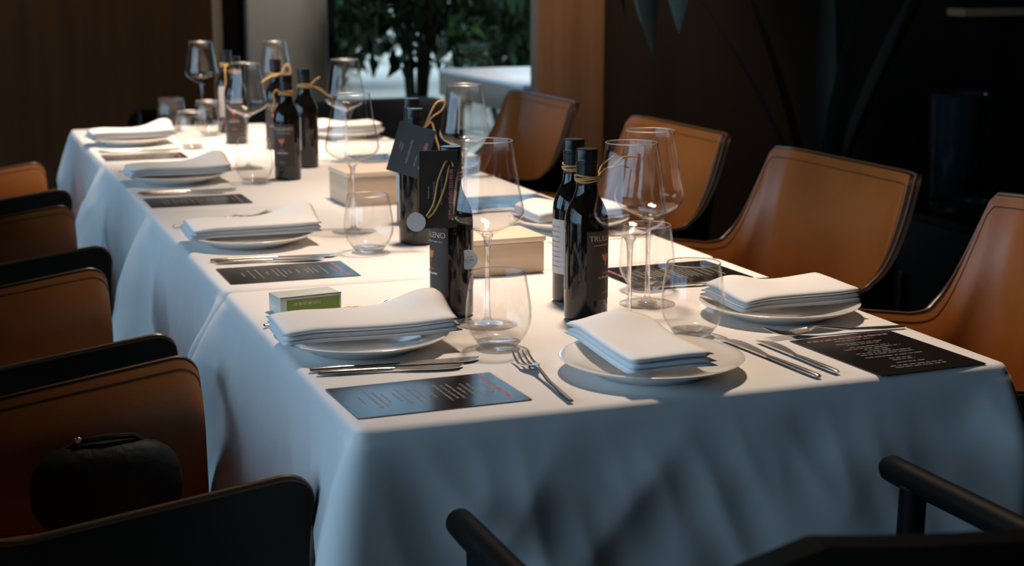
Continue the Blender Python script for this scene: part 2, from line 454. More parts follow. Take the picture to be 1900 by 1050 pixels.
# ------------------------------------------------------------------ tub chairs (local +x faces the table)
def chair_shell():
    w, xb, xf, rc = 0.235, -0.20, 0.20, 0.050
    path = []
    def add(x, y, nx, ny): path.append((x, y, nx, ny))
    xs = [xf - e for e in (0, 0.002, 0.005, 0.009, 0.014, 0.02, 0.028, 0.036, 0.05, 0.08, 0.12, 0.15, 0.17, 0.19, 0.20, 0.21, 0.22, 0.23, 0.24, 0.25, 0.26, 0.27, 0.28, 0.29, 0.30, 0.31, 0.32, 0.33, 0.335, 0.34, 0.345)]
    xs = [x for x in xs if x > xb + rc]
    for x in xs: add(x, -w, 0, -1)
    for i in range(17):
        a = -PI / 2 - PI / 2 * i / 16
        add(xb + rc + rc * math.cos(a), -w + rc + rc * math.sin(a), math.cos(a), math.sin(a))
    for i in range(1, 12):
        add(xb, -w + rc + (2 * w - 2 * rc) * i / 12, -1, 0)
    for i in range(17):
        a = PI - PI / 2 * i / 16
        add(xb + rc + rc * math.cos(a), w - rc + rc * math.sin(a), math.cos(a), math.sin(a))
    for x in reversed(xs): add(x, w, 0, 1)
    zb = 0.40
    def ztop(x):
        s = max(0.0, min(1.0, (x - (xb + 0.010)) / 0.115))
        z = 0.640 + 0.198 * (1 - s) ** 6.0 + 0.13 * max(0, x - xb - 0.10)
        e = xf - x; r = 0.034
        if e < r: z -= r - math.sqrt(max(0, r * r - (r - e) ** 2))
        return z
    NV = 14
    def surf(off):
        rows = []
        for (x, y, nx, ny) in path:
            zt = ztop(x); col = []
            for j in range(NV + 1):
                v = j / NV
                z = zb + (zt - zb) * v
                hgt = (z - zb) / 0.45
                o = (0.030 + 0.022 * abs(nx)) * hgt + 0.022 * max(0, (v - 0.72) / 0.28) ** 1.6 + off
                # arms open slightly towards the front
                spread = 0.03 * (x - xb) if abs(ny) > 0.5 else 0.0
                col.append(Vector((x + nx * o, y + ny * (o + spread), z)))
            rows.append(col)
        return rows
    T = 0.011
    inn, out = surf(-T), surf(T)
    lining = MB().grid(inn, flip=True).me('lining', angle=60)
    ob = MB().grid(out)
    ob.grid([[a[-1], b[-1]] for a, b in zip(inn, out)], flip=True)
    ob.grid([[a[0], b[0]] for a, b in zip(inn, out)])
    for e in (0, -1):
        ob.grid([[a, b] for a, b in zip(inn[e], out[e])], flip=(e == 0))
    outer = ob.me('outer_shell', angle=50)
    rim = [(a[-1] + b[-1]) / 2 + Vector((0, 0, 0.0015)) for a, b in zip(inn, out)]
    ends0 = [(a + b) / 2 for a, b in zip(inn[0], out[0])][:-1]
    ends1 = [(a + b) / 2 for a, b in zip(inn[-1], out[-1])][:-1]
    piping = MB().tube(ends0 + rim + ends1[::-1], 0.0030, 6).me('piping')
    st = MB()
    pts = [Vector(r[-2]) * 0.55 + Vector(r[-1]) * 0.45 for r in inn]
    # stitched seam a little below the rim, standing just proud of the lining
    for r, (x, y, nx, ny) in zip(range(len(pts)), path):
        pts[r] = pts[r] - Vector((nx, ny, 0)) * 0.0006
    st.tube(pts, 0.0009, 4)
    stitch = st.me('stitching')
    return lining, outer, piping, stitch
LIN, OUT, PIP, STI = chair_shell()
SEAT = MB().rbox((0.005, 0, 0.440), (0.385, 0.445, 0.075), 0.028, 4).me('seat')
LEG = MB().tube([(0, 0, 0.405), (0, 0, 0.0)], [0.014, 0.010], 10).me('leg')
def tub_chair(label, loc, rz):
    t = thing('tub_chair', label, 'chair', loc, rz, 'two-tone leather tub chairs along the table')
    lo = link('lining', LIN, 'tan_leather', t); lo['label'] = 'tan leather inner face'
    link('stitching', STI, 'stitching', lo)
    oo = link('outer_shell', OUT, 'black_leather', t); oo['label'] = 'black leather outside'
    link('piping', PIP, 'edge_leather', oo)
    link('seat', SEAT, 'tan_leather', t)
    for sx in (-0.17, 0.12):
        for sy in (-0.19, 0.19):
            link('leg', LEG, 'black_metal', t, (sx, sy, 0))
    return t
ch0 = tub_chair('tan and black leather tub chair at left front, dark bag on its seat', (0.150, 1.885, 0), R(3))
for (y, x, a, l) in ((2.60, 0.108, 4, 'tan and black leather tub chair on the left, second from the camera'),
                     (3.405, 0.112, 2, 'tan and black leather tub chair on the left, third from the camera'),
                     (4.255, 0.112, 2, 'tan and black leather tub chair on the left, farthest from the camera')):
    dup(ch0, (x, y, 0), R(a), l)
for (y, x, a, l) in ((1.925, 1.420, 180, 'tan leather tub chair at the right edge, cut off by the picture frame'),
                     (2.665, 1.420, 180, 'tan leather tub chair on the right, behind the near right folded napkin'),
                     (3.39, 1.420, 180, 'tan leather tub chair on the right, partly hidden behind two wine glasses'),
                     (4.275, 1.420, 180, 'tan leather tub chair on the right, in front of the wooden column')):
    dup(ch0, (x, y, 0), R(a), l)

# black armchair at the near end
def end_chair(label, loc, rz, dz=0.0):
    t = thing('armchair', label, 'chair', loc, rz)
    # local +y faces the table
    for sx in (-1, 1):
        MB().tube([(sx * 0.255, 0.295, 0.660), (sx * 0.255, 0.287, 0.660), (sx * 0.255, 0.25, 0.660), (sx * 0.256, 0.05, 0.662), (sx * 0.250, -0.18, 0.675), (sx * 0.235, -0.30, 0.72)],
                  [0.011, 0.0150, 0.0155, 0.0155, 0.0155, 0.0145], 14).obj('armrest', 'black_lacquer', t)
        MB().tube([(sx * 0.250, 0.235, 0.655), (sx * 0.245, 0.235, 0.42), (sx * 0.238, 0.24, 0.0)], [0.015, 0.016, 0.011], 12).obj('leg', 'black_lacquer', t)
        MB().tube([(sx * 0.225, -0.285, 0.78 - dz), (sx * 0.225, -0.27, 0.42), (sx * 0.235, -0.30, 0.0)], [0.014, 0.016, 0.011], 12).obj('leg', 'black_lacquer', t)
    # curved back panel with rounded corners
    rows_f, rows_b = [], []
    NX, NZ = 26, 12
    W2, Z0, Z1, rr = 0.268, 0.585 - dz * 0.5, 0.852 - dz, 0.05
    for j in range(NZ + 1):
        z = Z0 + (Z1 - Z0) * j / NZ
        e = min(z - Z0, Z1 - z)
        half = W2 - (rr - math.sqrt(max(0, rr * rr - (rr - e) ** 2)) if e < rr else 0)
        rf, rb = [], []
        for i in range(NX + 1):
            x = -half + 2 * half * i / NX
            y = -0.345 + 0.9 * x * x - 0.10 * (z - Z0)
            rf.append(Vector((x, y + 0.012, z))); rb.append(Vector((x, y - 0.012, z)))
        rows_f.append(rf); rows_b.append(rb)
    b = MB().grid(rows_f).grid(rows_b, flip=True)
    b.grid([rows_f[-1], rows_b[-1]]); b.grid([rows_b[0], rows_f[0]])
    b.grid([[r[0] for r in rows_f], [r[0] for r in rows_b]], flip=True); b.grid([[r[-1] for r in rows_f], [r[-1] for r in rows_b]])
    b.obj('backrest', 'black_leather', t, angle=60)
    MB().rbox((0, -0.03, 0.435), (0.47, 0.48, 0.06), 0.022, 3).obj('seat', 'black_leather', t)
    return t
end_chair('black armchair with round arm rails at the near end of the table', (0.735, 1.165, 0), 0)
end_chair('black chair at the far end of the table, before the dark panelling', (0.90, 5.10, 0), PI, 0.115)

# ------------------------------------------------------------------ tableware prototypes
PLATE = MB().lathe([(0, 0.006), (0.058, 0.006), (0.062, 0.000), (0.066, 0.000), (0.070, 0.0045), (0.098, 0.0135), (0.1065, 0.0178), (0.1080, 0.0192), (0.1068, 0.0202),
                    (0.100, 0.0178), (0.084, 0.0135), (0.070, 0.0105), (0, 0.0095)], 64).me('plate', angle=60)
def plate(label, x, y):
    o = link('plate', PLATE, 'porcelain', None, (x, y, TZ + 0.0005))
    return tag(o, label, 'plate', 'white dinner plates')

def bez(p, n=8):
    out = []
    for i in range(n + 1):
        t = i / n
        out.append(p[0] * (1 - t) ** 3 + p[1] * 3 * t * (1 - t) ** 2 + p[2] * 3 * t * t * (1 - t) + p[3] * t ** 3)
    return out

BOWL_P = [(0.0052, 0.1170), (0.0085, 0.1200), (0.0150, 0.1245), (0.0270, 0.1300), (0.0395, 0.1370), (0.0455, 0.1435), (0.0478, 0.1500), (0.0472, 0.1570),
          (0.0440, 0.1720), (0.0400, 0.1950), (0.0360, 0.2180), (0.0330, 0.2420)]
def offset_in(prof, t):
    r = []
    for (a, z) in reversed(prof): r.append((max(a - t, 0.0), z + (t * 1.2 if a < 0.03 else 0)))
    return r
BOWL = MB().lathe(BOWL_P + [(0.0324, 0.2426)] + offset_in(BOWL_P[2:], 0.0010) + [(0.0, 0.1256)], 48).me('bowl', angle=60)
STEM = MB().lathe([(0.0, 0.0030), (0.0140, 0.0034), (0.0070, 0.0060), (0.0042, 0.0120), (0.0034, 0.0250), (0.0033, 0.0700), (0.0036, 0.1000), (0.0048, 0.1130), (0.0080, 0.1192), (0.0070, 0.1225), (0.0, 0.1245)], 20).me('stem', angle=60)
FOOT = MB().lathe([(0.0, 0.0004), (0.0385, 0.0004), (0.0395, 0.0010), (0.0385, 0.0018), (0.0200, 0.0028), (0.0, 0.0036)], 40).me('foot', angle=60)
RIM = MB().lathe([(0.0322, 0.2424), (0.0328, 0.2417), (0.0335, 0.2424), (0.0328, 0.2432)], 48, closed=True).me('rim')
TRIM = MB().lathe([(0.0331, 0.0952), (0.0337, 0.0945), (0.0344, 0.0952), (0.0337, 0.0960)], 48, closed=True).me('rim')
def wine_glass(label, x, y):
    t = thing('wine_glass', label, 'wine glass', (x, y, TZ + 0.0005), 0, 'large stemmed wine glasses')
    link('bowl', BOWL, 'thin_glass', t); link('stem', STEM, 'solid_glass', t); link('foot', FOOT, 'thin_glass', t)
    link('rim', RIM, 'rim_glass', t)
    return t
TUM_P = [(0.0240, 0.0060), (0.0300, 0.0120), (0.0360, 0.0210), (0.0398, 0.0310), (0.0410, 0.0400), (0.0402, 0.0540), (0.0375, 0.0740), (0.0340, 0.0950)]
TUMB = MB().lathe(TUM_P + [(0.0334, 0.0955)] + [(r - 0.0012, z) for r, z in reversed(TUM_P[1:])] + [(0.020, 0.0095), (0.0, 0.0088)], 48).me('wall', angle=60)
TBASE = MB().lathe([(0.0, 0.0006), (0.0190, 0.0004), (0.0225, 0.0025), (0.0275, 0.0085), (0.0240, 0.0090), (0.0, 0.0082)], 40).me('base', angle=60)
def tumbler(label, x, y, m='thin_glass'):
    t = thing('water_glass', label, 'water glass', (x, y, TZ + 0.0005), 0, 'stemless water glasses')
    link('wall', TUMB, m, t); link('base', TBASE, 'solid_glass' if m == 'thin_glass' else m, t)
    if m == 'thin_glass': link('rim', TRIM, 'rim_glass', t)
    return t

# cutlery: local +y from handle end (0) to tip (L); lies on z = 0
def fork_meshes(L=0.198):
    hd = MB()
    rows = []
    # handle: slim rounded bar, arched at the neck
    pts = [(0, 0.0000, 0.0030), (0, 0.030, 0.0030), (0, 0.080, 0.0042), (0, 0.110, 0.0085), (0, 0.128, 0.0105), (0, 0.140, 0.0070)]
    wid = [0.0034, 0.0038, 0.0030, 0.0024, 0.0028, 0.0070]
    thk = [0.0016, 0.0020, 0.0018, 0.0016, 0.0013, 0.0009]
    for p, a, b in zip(pts, wid, thk):
        rows.append([Vector((a * math.cos(2 * PI * k / 10), p[1], p[2] + b * math.sin(2 * PI * k / 10))) for k in range(11)])
    hd.grid(rows); hd.add(rows[0][:10], [list(range(10))])
    handle = hd.me('handle', angle=60)
    def curve_z(t): return 0.0070 - 0.0052 * math.sin(PI * min(1, t * 0.75)) + 0.0085 * t ** 2.4
    head = MB()
    top, bot = [], []
    for i in range(7):
        t = 0.40 * i / 6
        y = 0.138 + 0.060 * t
        hw = 0.0065 + 0.0052 * math.sin(PI / 2 * min(1, i / 4))
        top.append([Vector((hw * (k / 4 - 1), y, curve_z(t) + 0.0009 + 0.0012 * (k / 4 - 1) ** 2)) for k in range(9)])
        bot.append([Vector((hw * (k / 4 - 1), y, curve_z(t) - 0.0007 + 0.0012 * (k / 4 - 1) ** 2)) for k in range(9)])
    head.grid(top, flip=True); head.grid(bot)
    head.grid([top[-1], bot[-1]], flip=True); head.grid([[r[0] for r in top], [r[0] for r in bot]]); head.grid([[r[-1] for r in top], [r[-1] for r in bot]], flip=True)
    hm = head.me('head', angle=50)
    tines = []
    for j in range(4):
        x = (-0.0098, -0.0033, 0.0033, 0.0098)[j]
        pts = []
        for i in range(8):
            t = 0.37 + 0.63 * i / 7
            pts.append((x * (1 - 0.06 * i / 7), 0.138 + 0.060 * t, curve_z(t) + 0.0004))
        tines.append(MB().tube(pts, [0.0016] * 6 + [0.0012, 0.0006], 8).me('tine'))
    return handle, hm, tines
FH, FHEAD, FT = fork_meshes()
def place(o, a, b, L):
    """handle end at a, tip towards b, on the tablecloth"""
    d = Vector((b[0] - a[0], b[1] - a[1]))
    o.location = (a[0], a[1], TZ + 0.0008); o.rotation_euler = (0, 0, math.atan2(d.y, d.x) - PI / 2)
def fork(label, a, b):
    t = thing('fork', label, 'fork', (0, 0, 0), 0, 'steel table forks')
    place(t, a, b, 0.198)
    link('handle', FH, 'steel', t); link('head', FHEAD, 'steel', t)
    for m in FT: link('tine', m, 'steel', t)
def knife_meshes(L):
    h = MB(); rows = []
    hl = L * 0.52
    for (y, a, b) in ((0, 0.0030, 0.0018), (0.004, 0.0042, 0.0026), (0.03, 0.0046, 0.0030), (hl * 0.8, 0.0036, 0.0026), (hl, 0.0030, 0.0018)):
        rows.append([Vector((a * math.cos(2 * PI * k / 12), y, 0.0030 + b * math.sin(2 * PI * k / 12))) for k in range(13)])
    h.grid(rows); h.add(rows[0][:12], [list(range(12))])
    bl = MB(); top, bot = [], []
    N = 10
    for i in range(N + 1):
        t = i / N; y = hl - 0.003 + (L - hl + 0.003) * t
        hw = 0.0032 + 0.0056 * math.sin(PI * min(1, t * 1.15) * 0.62)
        if t > 0.8: hw *= math.sqrt(max(0.02, 1 - ((t - 0.8) / 0.2) ** 2))
        top.append([Vector((-0.003, y, 0.0036)), Vector((-0.003 + hw * 2, y, 0.0030))])
        bot.append([Vector((-0.003, y, 0.0018)), Vector((-0.003 + hw * 2, y, 0.0024))])
    bl.grid(top, flip=True); bl.grid(bot)
    bl.grid([[r[0] for r in top], [r[0] for r in bot]]); bl.grid([[r[1] for r in top], [r[1] for r in bot]], flip=True); bl.grid([top[-1], bot[-1]], flip=True)
    return h.me('handle'), bl.me('blade', angle=20)
KB = knife_meshes(0.205); KS = knife_meshes(0.172)
def knife(label, a, b, small=False):
    t = thing('knife', label, 'knife', (0, 0, 0), 0, 'steel table knives')
    place(t, a, b, 0.2)
    m = KS if small else KB
    link('handle', m[0], 'steel', t); link('blade', m[1], 'steel', t)

# menu cards: local x = width, y = height of the printed page
def card_print(w, h, seed, title=True):
    rnd = random.Random(seed)
    pk, gy = MB(), MB()
    z = 0.0010
    def words(mb, y, x0, x1, hh, gap):
        x = x0
        while x < x1:
            l = rnd.uniform(0.004, 0.013)
            l = min(l, x1 - x)
            # letter-like strokes
            xx = x
            while xx < x + l - 0.0006:
                ww = rnd.uniform(0.0006, 0.0013); hs = hh * rnd.uniform(0.65, 1.0)
                mb.quad((xx, y, z), (xx + ww, y, z), (xx + ww, y + hs, z), (xx, y + hs, z)); xx += ww + 0.0004
            x += l + gap
    if title:
        words(pk, h / 2 - 0.020, -w * 0.40, w * 0.40, 0.0065, 0.0025)
        words(gy, h / 2 - 0.029, -w * 0.18, w * 0.20, 0.0030, 0.002)
    y = h / 2 - 0.044
    while y > -h / 2 + 0.022:
        half = w * rnd.uniform(0.10, 0.30)
        words(gy, y, -half, half, 0.0030, 0.002)
        y -= rnd.choice((0.0075, 0.0075, 0.0125))
    return pk, gy
PRINTS = {}
def menu(label, x, y, rz, w=0.142, h=0.196, seed=1):
    o = MB().box((0, 0, 0.0005), (w, h, 0.0008)).obj('menu_card', 'menu_card', None, (x, y, TZ + 0.0006), (0, 0, rz), smooth=False)
    tag(o, label, 'menu', 'dark printed menu cards')
    key = (w, h, seed)
    if key not in PRINTS:
        a, b = card_print(w, h, seed); PRINTS[key] = (a.me('title_print', False), b.me('text_print', False))
    link('title_print', PRINTS[key][0], 'ink_pink', o); link('text_print', PRINTS[key][1], 'ink_dim', o)

# folded napkins: stacked folded layers, draped over the plate
def napkin(label, x, y, rz, L=0.215, W=0.125, seed=1, lift=(0.9, 0.8, 0.016), layers=3, zoff=0.0205):
    rnd = random.Random(seed)
    mb = MB()
    NU, NV = 30, 16
    tks = [0.0052] * layers; tks[-1] = 0.0085
    z0 = 0.0
    ph = rnd.uniform(0, 6)
    def zf(u, v):
        s = 0.0035 * u * u - 0.0030 * max(0, -u - 0.55) ** 1.5 * 6
        s += lift[2] * math.exp(-((u - lift[0]) / 0.42) ** 2 - ((v - lift[1]) / 0.75) ** 2)
        s += 0.0012 * math.sin(3.1 * u + ph) * math.cos(2.2 * v + ph)
        return s
    for k in range(layers):
        tk = tks[k]
        Lk = L * (1 - 0.012 * k + rnd.uniform(-0.006, 0.006)); Wk = W * (1 - 0.02 * k)
        sh = rnd.uniform(-0.002, 0.002)
        top, bot = [], []
        for i in range(NU + 1):
            a = -1 + 2 * i / NU
            rt, rb = [], []
            for j in range(NV + 1):
                b = -1 + 2 * j / NV
                # rounded edge profile
                e = max(abs(a) ** 14, abs(b) ** 10)
                puff = tk * 0.5 * math.sqrt(max(0.0, 1 - e))
                X = a * Lk / 2 + sh; Y = b * Wk / 2 * (1 + 0.03 * a * math.sin(k + ph))
                mid = z0 + tk / 2 + zf(a, b) * (0.55 + 0.45 * (k + 1) / layers)
                rt.append(Vector((X, Y, mid + puff))); rb.append(Vector((X, Y, mid - puff)))
            top.append(rt); bot.append(rb)
        mb.grid(top, flip=False); mb.grid(bot, flip=True)
        z0 += tk
    o = mb.obj('napkin', 'napkin', None, (x, y, TZ + zoff), (0, 0, rz), angle=80)
    bm = bmesh.new(); bm.from_mesh(o.data)
    bmesh.ops.remove_doubles(bm, verts=bm.verts, dist=0.00002)
    bmesh.ops.recalc_face_normals(bm, faces=bm.faces)
    bm.to_mesh(o.data); bm.free()
    return tag(o, label, 'napkin', 'folded white napkins on the plates')

# ------------------------------------------------------------------ bottles
BH = 0.228
BR = 0.029
BODY = MB().lathe([(0, 0.004), (0.018, 0.003), (0.0255, 0.0005), (0.0280, 0.0020), (BR, 0.005), (BR, 0.130), (0.0284, 0.138), (0.0262, 0.147), (0.0222, 0.156), (0.0178, 0.164), (0.0148, 0.172), (0.0138, 0.180), (0.0136, 0.205), (0, 0.205)], 40).me('body', angle=50)
def cap_mesh():
    pr = [(0.0141, 0.181), (0.0142, 0.206), (0.0148, 0.2065), (0.0148, 0.2085), (0.0142, 0.2090), (0.0142, 0.2120), (0.0150, 0.2125), (0.0150, 0.2150), (0.0146, 0.2155), (0.0148, 0.2260), (0.0138, 0.2278), (0, 0.2280)]
    return MB().lathe(pr, 36).me('screw_cap', angle=40)
CAP = cap_mesh()
def ring_tie(seed, r=0.0147):
    rnd = random.Random(seed); mb = MB()
    for k in range(4):
        z = 0.186 + 0.0022 * k; ph = rnd.uniform(0, 6)
        pts = [((r + 0.0009 + 0.0004 * math.sin(3 * a + ph)) * math.cos(a), (r + 0.0009) * math.sin(a), z + 0.0012 * math.sin(a * 2 + ph)) for a in [2 * PI * i / 24 for i in range(25)]]
        mb.tube(pts, 0.0012, 6)
    return mb
def patch(a0, a1, z0, z1, r, n=20):
    rows = []
    for i in range(n + 1):
        a = a0 + (a1 - a0) * i / n
        rows.append([Vector((r * math.cos(a), r * math.sin(a), z0)), Vector((r * math.cos(a), r * math.sin(a), z1))])
    mb = MB().grid(rows, flip=True)
    mb.f = [q[::-1] for q in mb.f]
    return mb
def wrap(v, f, ang, z, r, mb):
    mb.add([Vector((r * math.cos(ang + p.x / r), r * math.sin(ang + p.x / r), z + p.y)) for p in v], f)
    return mb
T_NAME = text_mesh('TRULLENO', 0.0105)
def strokes(n, w, h, seed):
    rnd = random.Random(seed); v = []; f = []
    x = -w / 2
    while x < w / 2:
        ww = rnd.uniform(0.0005, 0.0011); hh = h * rnd.uniform(0.7, 1)
        k = len(v)
        v += [Vector((x, -h / 2, 0)), Vector((x + ww, -h / 2, 0)), Vector((x + ww, -h / 2 + hh, 0)), Vector((x, -h / 2 + hh, 0))]
        f.append([k, k + 1, k + 2, k + 3]); x += ww + rnd.choice((0.0004, 0.0004, 0.0014))
    return v, f
def emblem():
    # small leaping-figure mark: a winged body over a stem
    v = [(-0.0075, 0.006), (-0.002, 0.0035), (0.000, 0.0075), (0.0015, 0.004), (0.0070, 0.0065), (0.0062, 0.000), (0.0035, -0.0042), (0.0008, -0.0048), (0.0012, -0.0100), (-0.0010, -0.0100), (-0.0012, -0.0046), (-0.0045, -0.0030), (-0.0068, 0.0010)]
    return [Vector((a, b, 0)) for a, b in v], [list(range(len(v)))]
def bottle(label, x, y, face, cap='capsule', lab='dark', seed=1, tie=True):
    """face = direction (radians) in which the front label looks"""
    t = thing('wine_bottle', label, 'bottle', (x, y, TZ + 0.0005), 0, 'small dark wine bottles')
    link('body', BODY, 'bottle_glass', t)
    link('screw_cap', CAP, cap, t)
    if tie: ring_tie(seed).obj('raffia_tie', 'raffia', t)
    ra = BR + 0.0003; rb = BR + 0.0006
    l = patch(face - 1.0, face + 1.0, 0.030, 0.122, ra).obj('label', 'dark_label', t)
    wrap(*T_NAME, face, 0.112, rb, MB()).obj('lettering', 'ink_cream', l, smooth=False)
    wrap(*strokes(1, 0.040, 0.0018, seed), face, 0.1035, rb, MB()).obj('small_print', 'ink_cream', l, smooth=False)
    wrap(*emblem(), face, 0.086, rb, MB()).obj('emblem', 'ink_orange', l, smooth=False)
    wrap(*strokes(1, 0.014, 0.0030, seed + 1), face, 0.0665, rb, MB()).obj('red_print', 'ink_orange', l, smooth=False)
    wrap(*strokes(1, 0.026, 0.0034, seed + 2), face, 0.0605, rb, MB()).obj('white_print', 'ink_white', l, smooth=False)
    wrap(*strokes(1, 0.012, 0.0022, seed + 3), face, 0.040, rb, MB()).obj('red_print', 'ink_orange', l, smooth=False)
    bk = face + PI
    p = patch(bk - 0.85, bk + 0.85, 0.042, 0.118, ra).obj('back_label', 'pale_label', t)
    mb = MB()
    for k in range(9): wrap(*strokes(1, 0.036, 0.0018, seed * 7 + k), bk, 0.108 - 0.007 * k, rb, mb)
    mb.obj('small_print', 'ink_grey', p, smooth=False)
    return t
def basis_card(parent, name, m, c, right, up, w, h, th=0.0012):
    r = Vector(right).normalized(); u = Vector(up); u = (u - r * u.dot(r)).normalized(); n = r.cross(u)
    me = MB().box((0, 0, 0), (w, h, th)).me(name, False)
    o = link(name, me, m, parent)
    mt = Matrix((r, u, n)).transposed().to_4x4(); mt.translation = Vector(c)
    o.matrix_local = mt
    return o
def side_strokes(rows):
    """rows of letter-like strokes running up the card; each row (x, y0, y1, height, seed)"""
    mb = MB()
    for (x, y0, y1, hh, sd) in rows:
        v, f = strokes(1, y1 - y0, hh, sd)
        mb.add([Vector((x - p.y, (y0 + y1) / 2 + p.x, 0.0009)) for p in v], f)
    return mb

CD = R(-112)     # direction from the bottles towards the camera
b1 = bottle('wine bottle with a large black gift tag, nearest to the left place setting', 0.650, 1.992, CD - R(62), seed=3)
t1 = basis_card(b1, 'gift_tag', 'tag_black', (-0.029, -0.035, 0.176), (0.97, -0.16, 0.0), (-0.06, -0.10, 1), 0.050, 0.104)
side_strokes([(0.016, -0.040, 0.026, 0.0060, 5)]).obj('pink_lettering', 'ink_pink', t1, smooth=False)
side_strokes([(0.004, -0.020, 0.018, 0.0022, 6), (-0.006, -0.030, 0.012, 0.0022, 7), (-0.013, -0.012, 0.004, 0.0022, 8)]).obj('small_print', 'ink_dim', t1, smooth=False)
def cord(parent, ctrl, rad=0.0013, n=22, name='raffia_cord', m='raffia'):
    mb = MB()
    for c in ctrl:
        c = [Vector(p) for p in c]
        pts = []
        # Catmull-Rom through the control points
        q = [c[0]] + c + [c[-1]]
        for i in range(1, len(q) - 2):
            for k in range(8):
                t = k / 8
                pts.append(0.5 * ((2 * q[i]) + (q[i + 1] - q[i - 1]) * t + (2 * q[i - 1] - 5 * q[i] + 4 * q[i + 1] - q[i + 2]) * t * t + (3 * q[i] - q[i - 1] - 3 * q[i + 1] + q[i + 2]) * t ** 3))
        pts.append(c[-1])
        mb.tube(pts, rad, 6)
    return mb.obj(name, m, parent)
cord(b1, [[(-0.005, -0.014, 0.190), (-0.010, -0.040, 0.205), (-0.014, -0.040, 0.212), (-0.022, -0.041, 0.180), (-0.034, -0.038, 0.150), (-0.044, -0.037, 0.140)],
          [(-0.005, -0.014, 0.190), (-0.018, -0.040, 0.214), (-0.030, -0.039, 0.190), (-0.036, -0.038, 0.160), (-0.046, -0.037, 0.142)],
          [(0.000, -0.015, 0.190), (-0.008, -0.042, 0.170), (-0.010, -0.043, 0.150), (-0.012, -0.043, 0.136)]])
m1 = basis_card(b1, 'round_tag', 'ink_white', (-0.058, -0.030, 0.134), (0.93, -0.36, 0.0), (0, 0, 1), 0.001, 0.001)
m1.data = MB().lathe([(0, -0.0006), (0.0125, -0.0006), (0.0125, 0.0006), (0, 0.0006)], 28).me('round_tag'); m1.data.materials.append(M['pale_label'])
md = basis_card(b1, 'award_sticker', 'pale_label', (0.0108 + 0.002, -0.0287, 0.0795), (0.955, -0.30, 0.0), (0, 0, 1), 0.001, 0.001)
md.data = MB().lathe([(0, -0.0004), (0.0130, -0.0004), (0.0135, 0), (0.0130, 0.0006), (0.0122, 0.0006), (0.0118, 0.0004), (0, 0.0004)], 32).me('award_sticker'); md.data.materials.append(M['pale_label'])
mb = MB(); v, f = strokes(1, 0.017, 0.0022, 44); mb.add([p + Vector((0, -0.0005, 0.0006)) for p in v], f); v, f = strokes(1, 0.010, 0.0014, 45); mb.add([p + Vector((-0.001, -0.0040, 0.0006)) for p in v], f)
mb.obj('small_print', 'ink_grey', md, smooth=False)
mb = MB(); v, f = strokes(1, 0.006, 0.0028, 46); mb.add([p + Vector((0.003, 0.0038, 0.0006)) for p in v], f); mb.obj('red_print', 'ink_pink', md, smooth=False)

bA = bottle('wine bottle showing its pale back label, behind the bottle with the raffia bow', 0.838, 2.020, CD - R(75) + PI, seed=11)
bB = bottle('wine bottle with orange emblem and raffia bow, front one of the right pair', 0.809, 1.905, CD + R(58), seed=12)
cord(bB, [[(0.010, -0.012, 0.191), (0.022, 0.000, 0.198), (0.040, 0.006, 0.203), (0.056, 0.010, 0.213), (0.062, 0.012, 0.211), (0.050, 0.008, 0.202), (0.028, 0.002, 0.196), (0.010, -0.012, 0.191)],
          [(0.010, -0.012, 0.191), (0.020, 0.000, 0.203), (0.034, 0.004, 0.212), (0.041, 0.006, 0.216)],
          [(0.010, -0.012, 0.192), (0.026, 0.000, 0.199), (0.046, 0.006, 0.201), (0.064, 0.010, 0.199)],
          [(0.056, 0.010, 0.213), (0.070, 0.012, 0.213), (0.080, 0.014, 0.212)]], 0.0011)
b2 = bottle('wine bottle with a tilted slate blue gift tag on the second table', 0.768, 2.545, CD + R(68), seed=21)
t2 = basis_card(b2, 'gift_tag', 'tag_slate', (-0.022, -0.050, 0.164), (0.95, -0.28, -0.30), (0.30, -0.10, 1), 0.062, 0.084)
side_strokes([(0.021, -0.026, 0.018, 0.0062, 25)]).obj('pink_lettering', 'ink_pink', t2, smooth=False)
side_strokes([(0.011, -0.024, -0.006, 0.0024, 26), (-0.003, -0.022, 0.018, 0.0030, 27), (-0.016, -0.006, 0.008, 0.0024, 28), (-0.020, -0.002, 0.010, 0.0024, 29)]).obj('small_print', 'ink_dim', t2, smooth=False)
cord(b2, [[(-0.014, -0.010, 0.196), (-0.010, -0.030, 0.190), (0.000, -0.052, 0.172), (0.006, -0.056, 0.160), (0.010, -0.056, 0.148), (0.004, -0.056, 0.146), (0.002, -0.056, 0.158), (0.000, -0.052, 0.172), (0.004, -0.040, 0.186), (0.012, -0.016, 0.192)],
          [(0.012, -0.010, 0.192), (0.018, -0.020, 0.215), (0.030, -0.024, 0.238), (0.046, -0.020, 0.240), (0.040, -0.022, 0.226), (0.022, -0.022, 0.214), (0.016, -0.018, 0.200)],
          [(0.012, -0.012, 0.196), (0.022, -0.022, 0.206), (0.026, -0.034, 0.180), (0.034, -0.040, 0.150), (0.040, -0.040, 0.136)]], 0.0017)
bottle('wine bottle with a copper cap, standing behind the slate tagged bottle', 0.822, 2.745, CD + R(75), cap='copper_cap', seed=22, tie=False)
b3 = bottle('dark wine bottle in front of its pair on the third table', 0.742, 3.43, CD - R(15), seed=31)
b3b = bottle('dark wine bottle with pale back label at the right of the third table group', 0.828, 3.625, CD - R(60) + PI, seed=32)
cord(b3, [[(-0.012, -0.010, 0.190), (-0.024, -0.012, 0.196), (-0.030, -0.012, 0.186), (-0.028, -0.012, 0.172), (-0.034, -0.012, 0.150)]], 0.002)
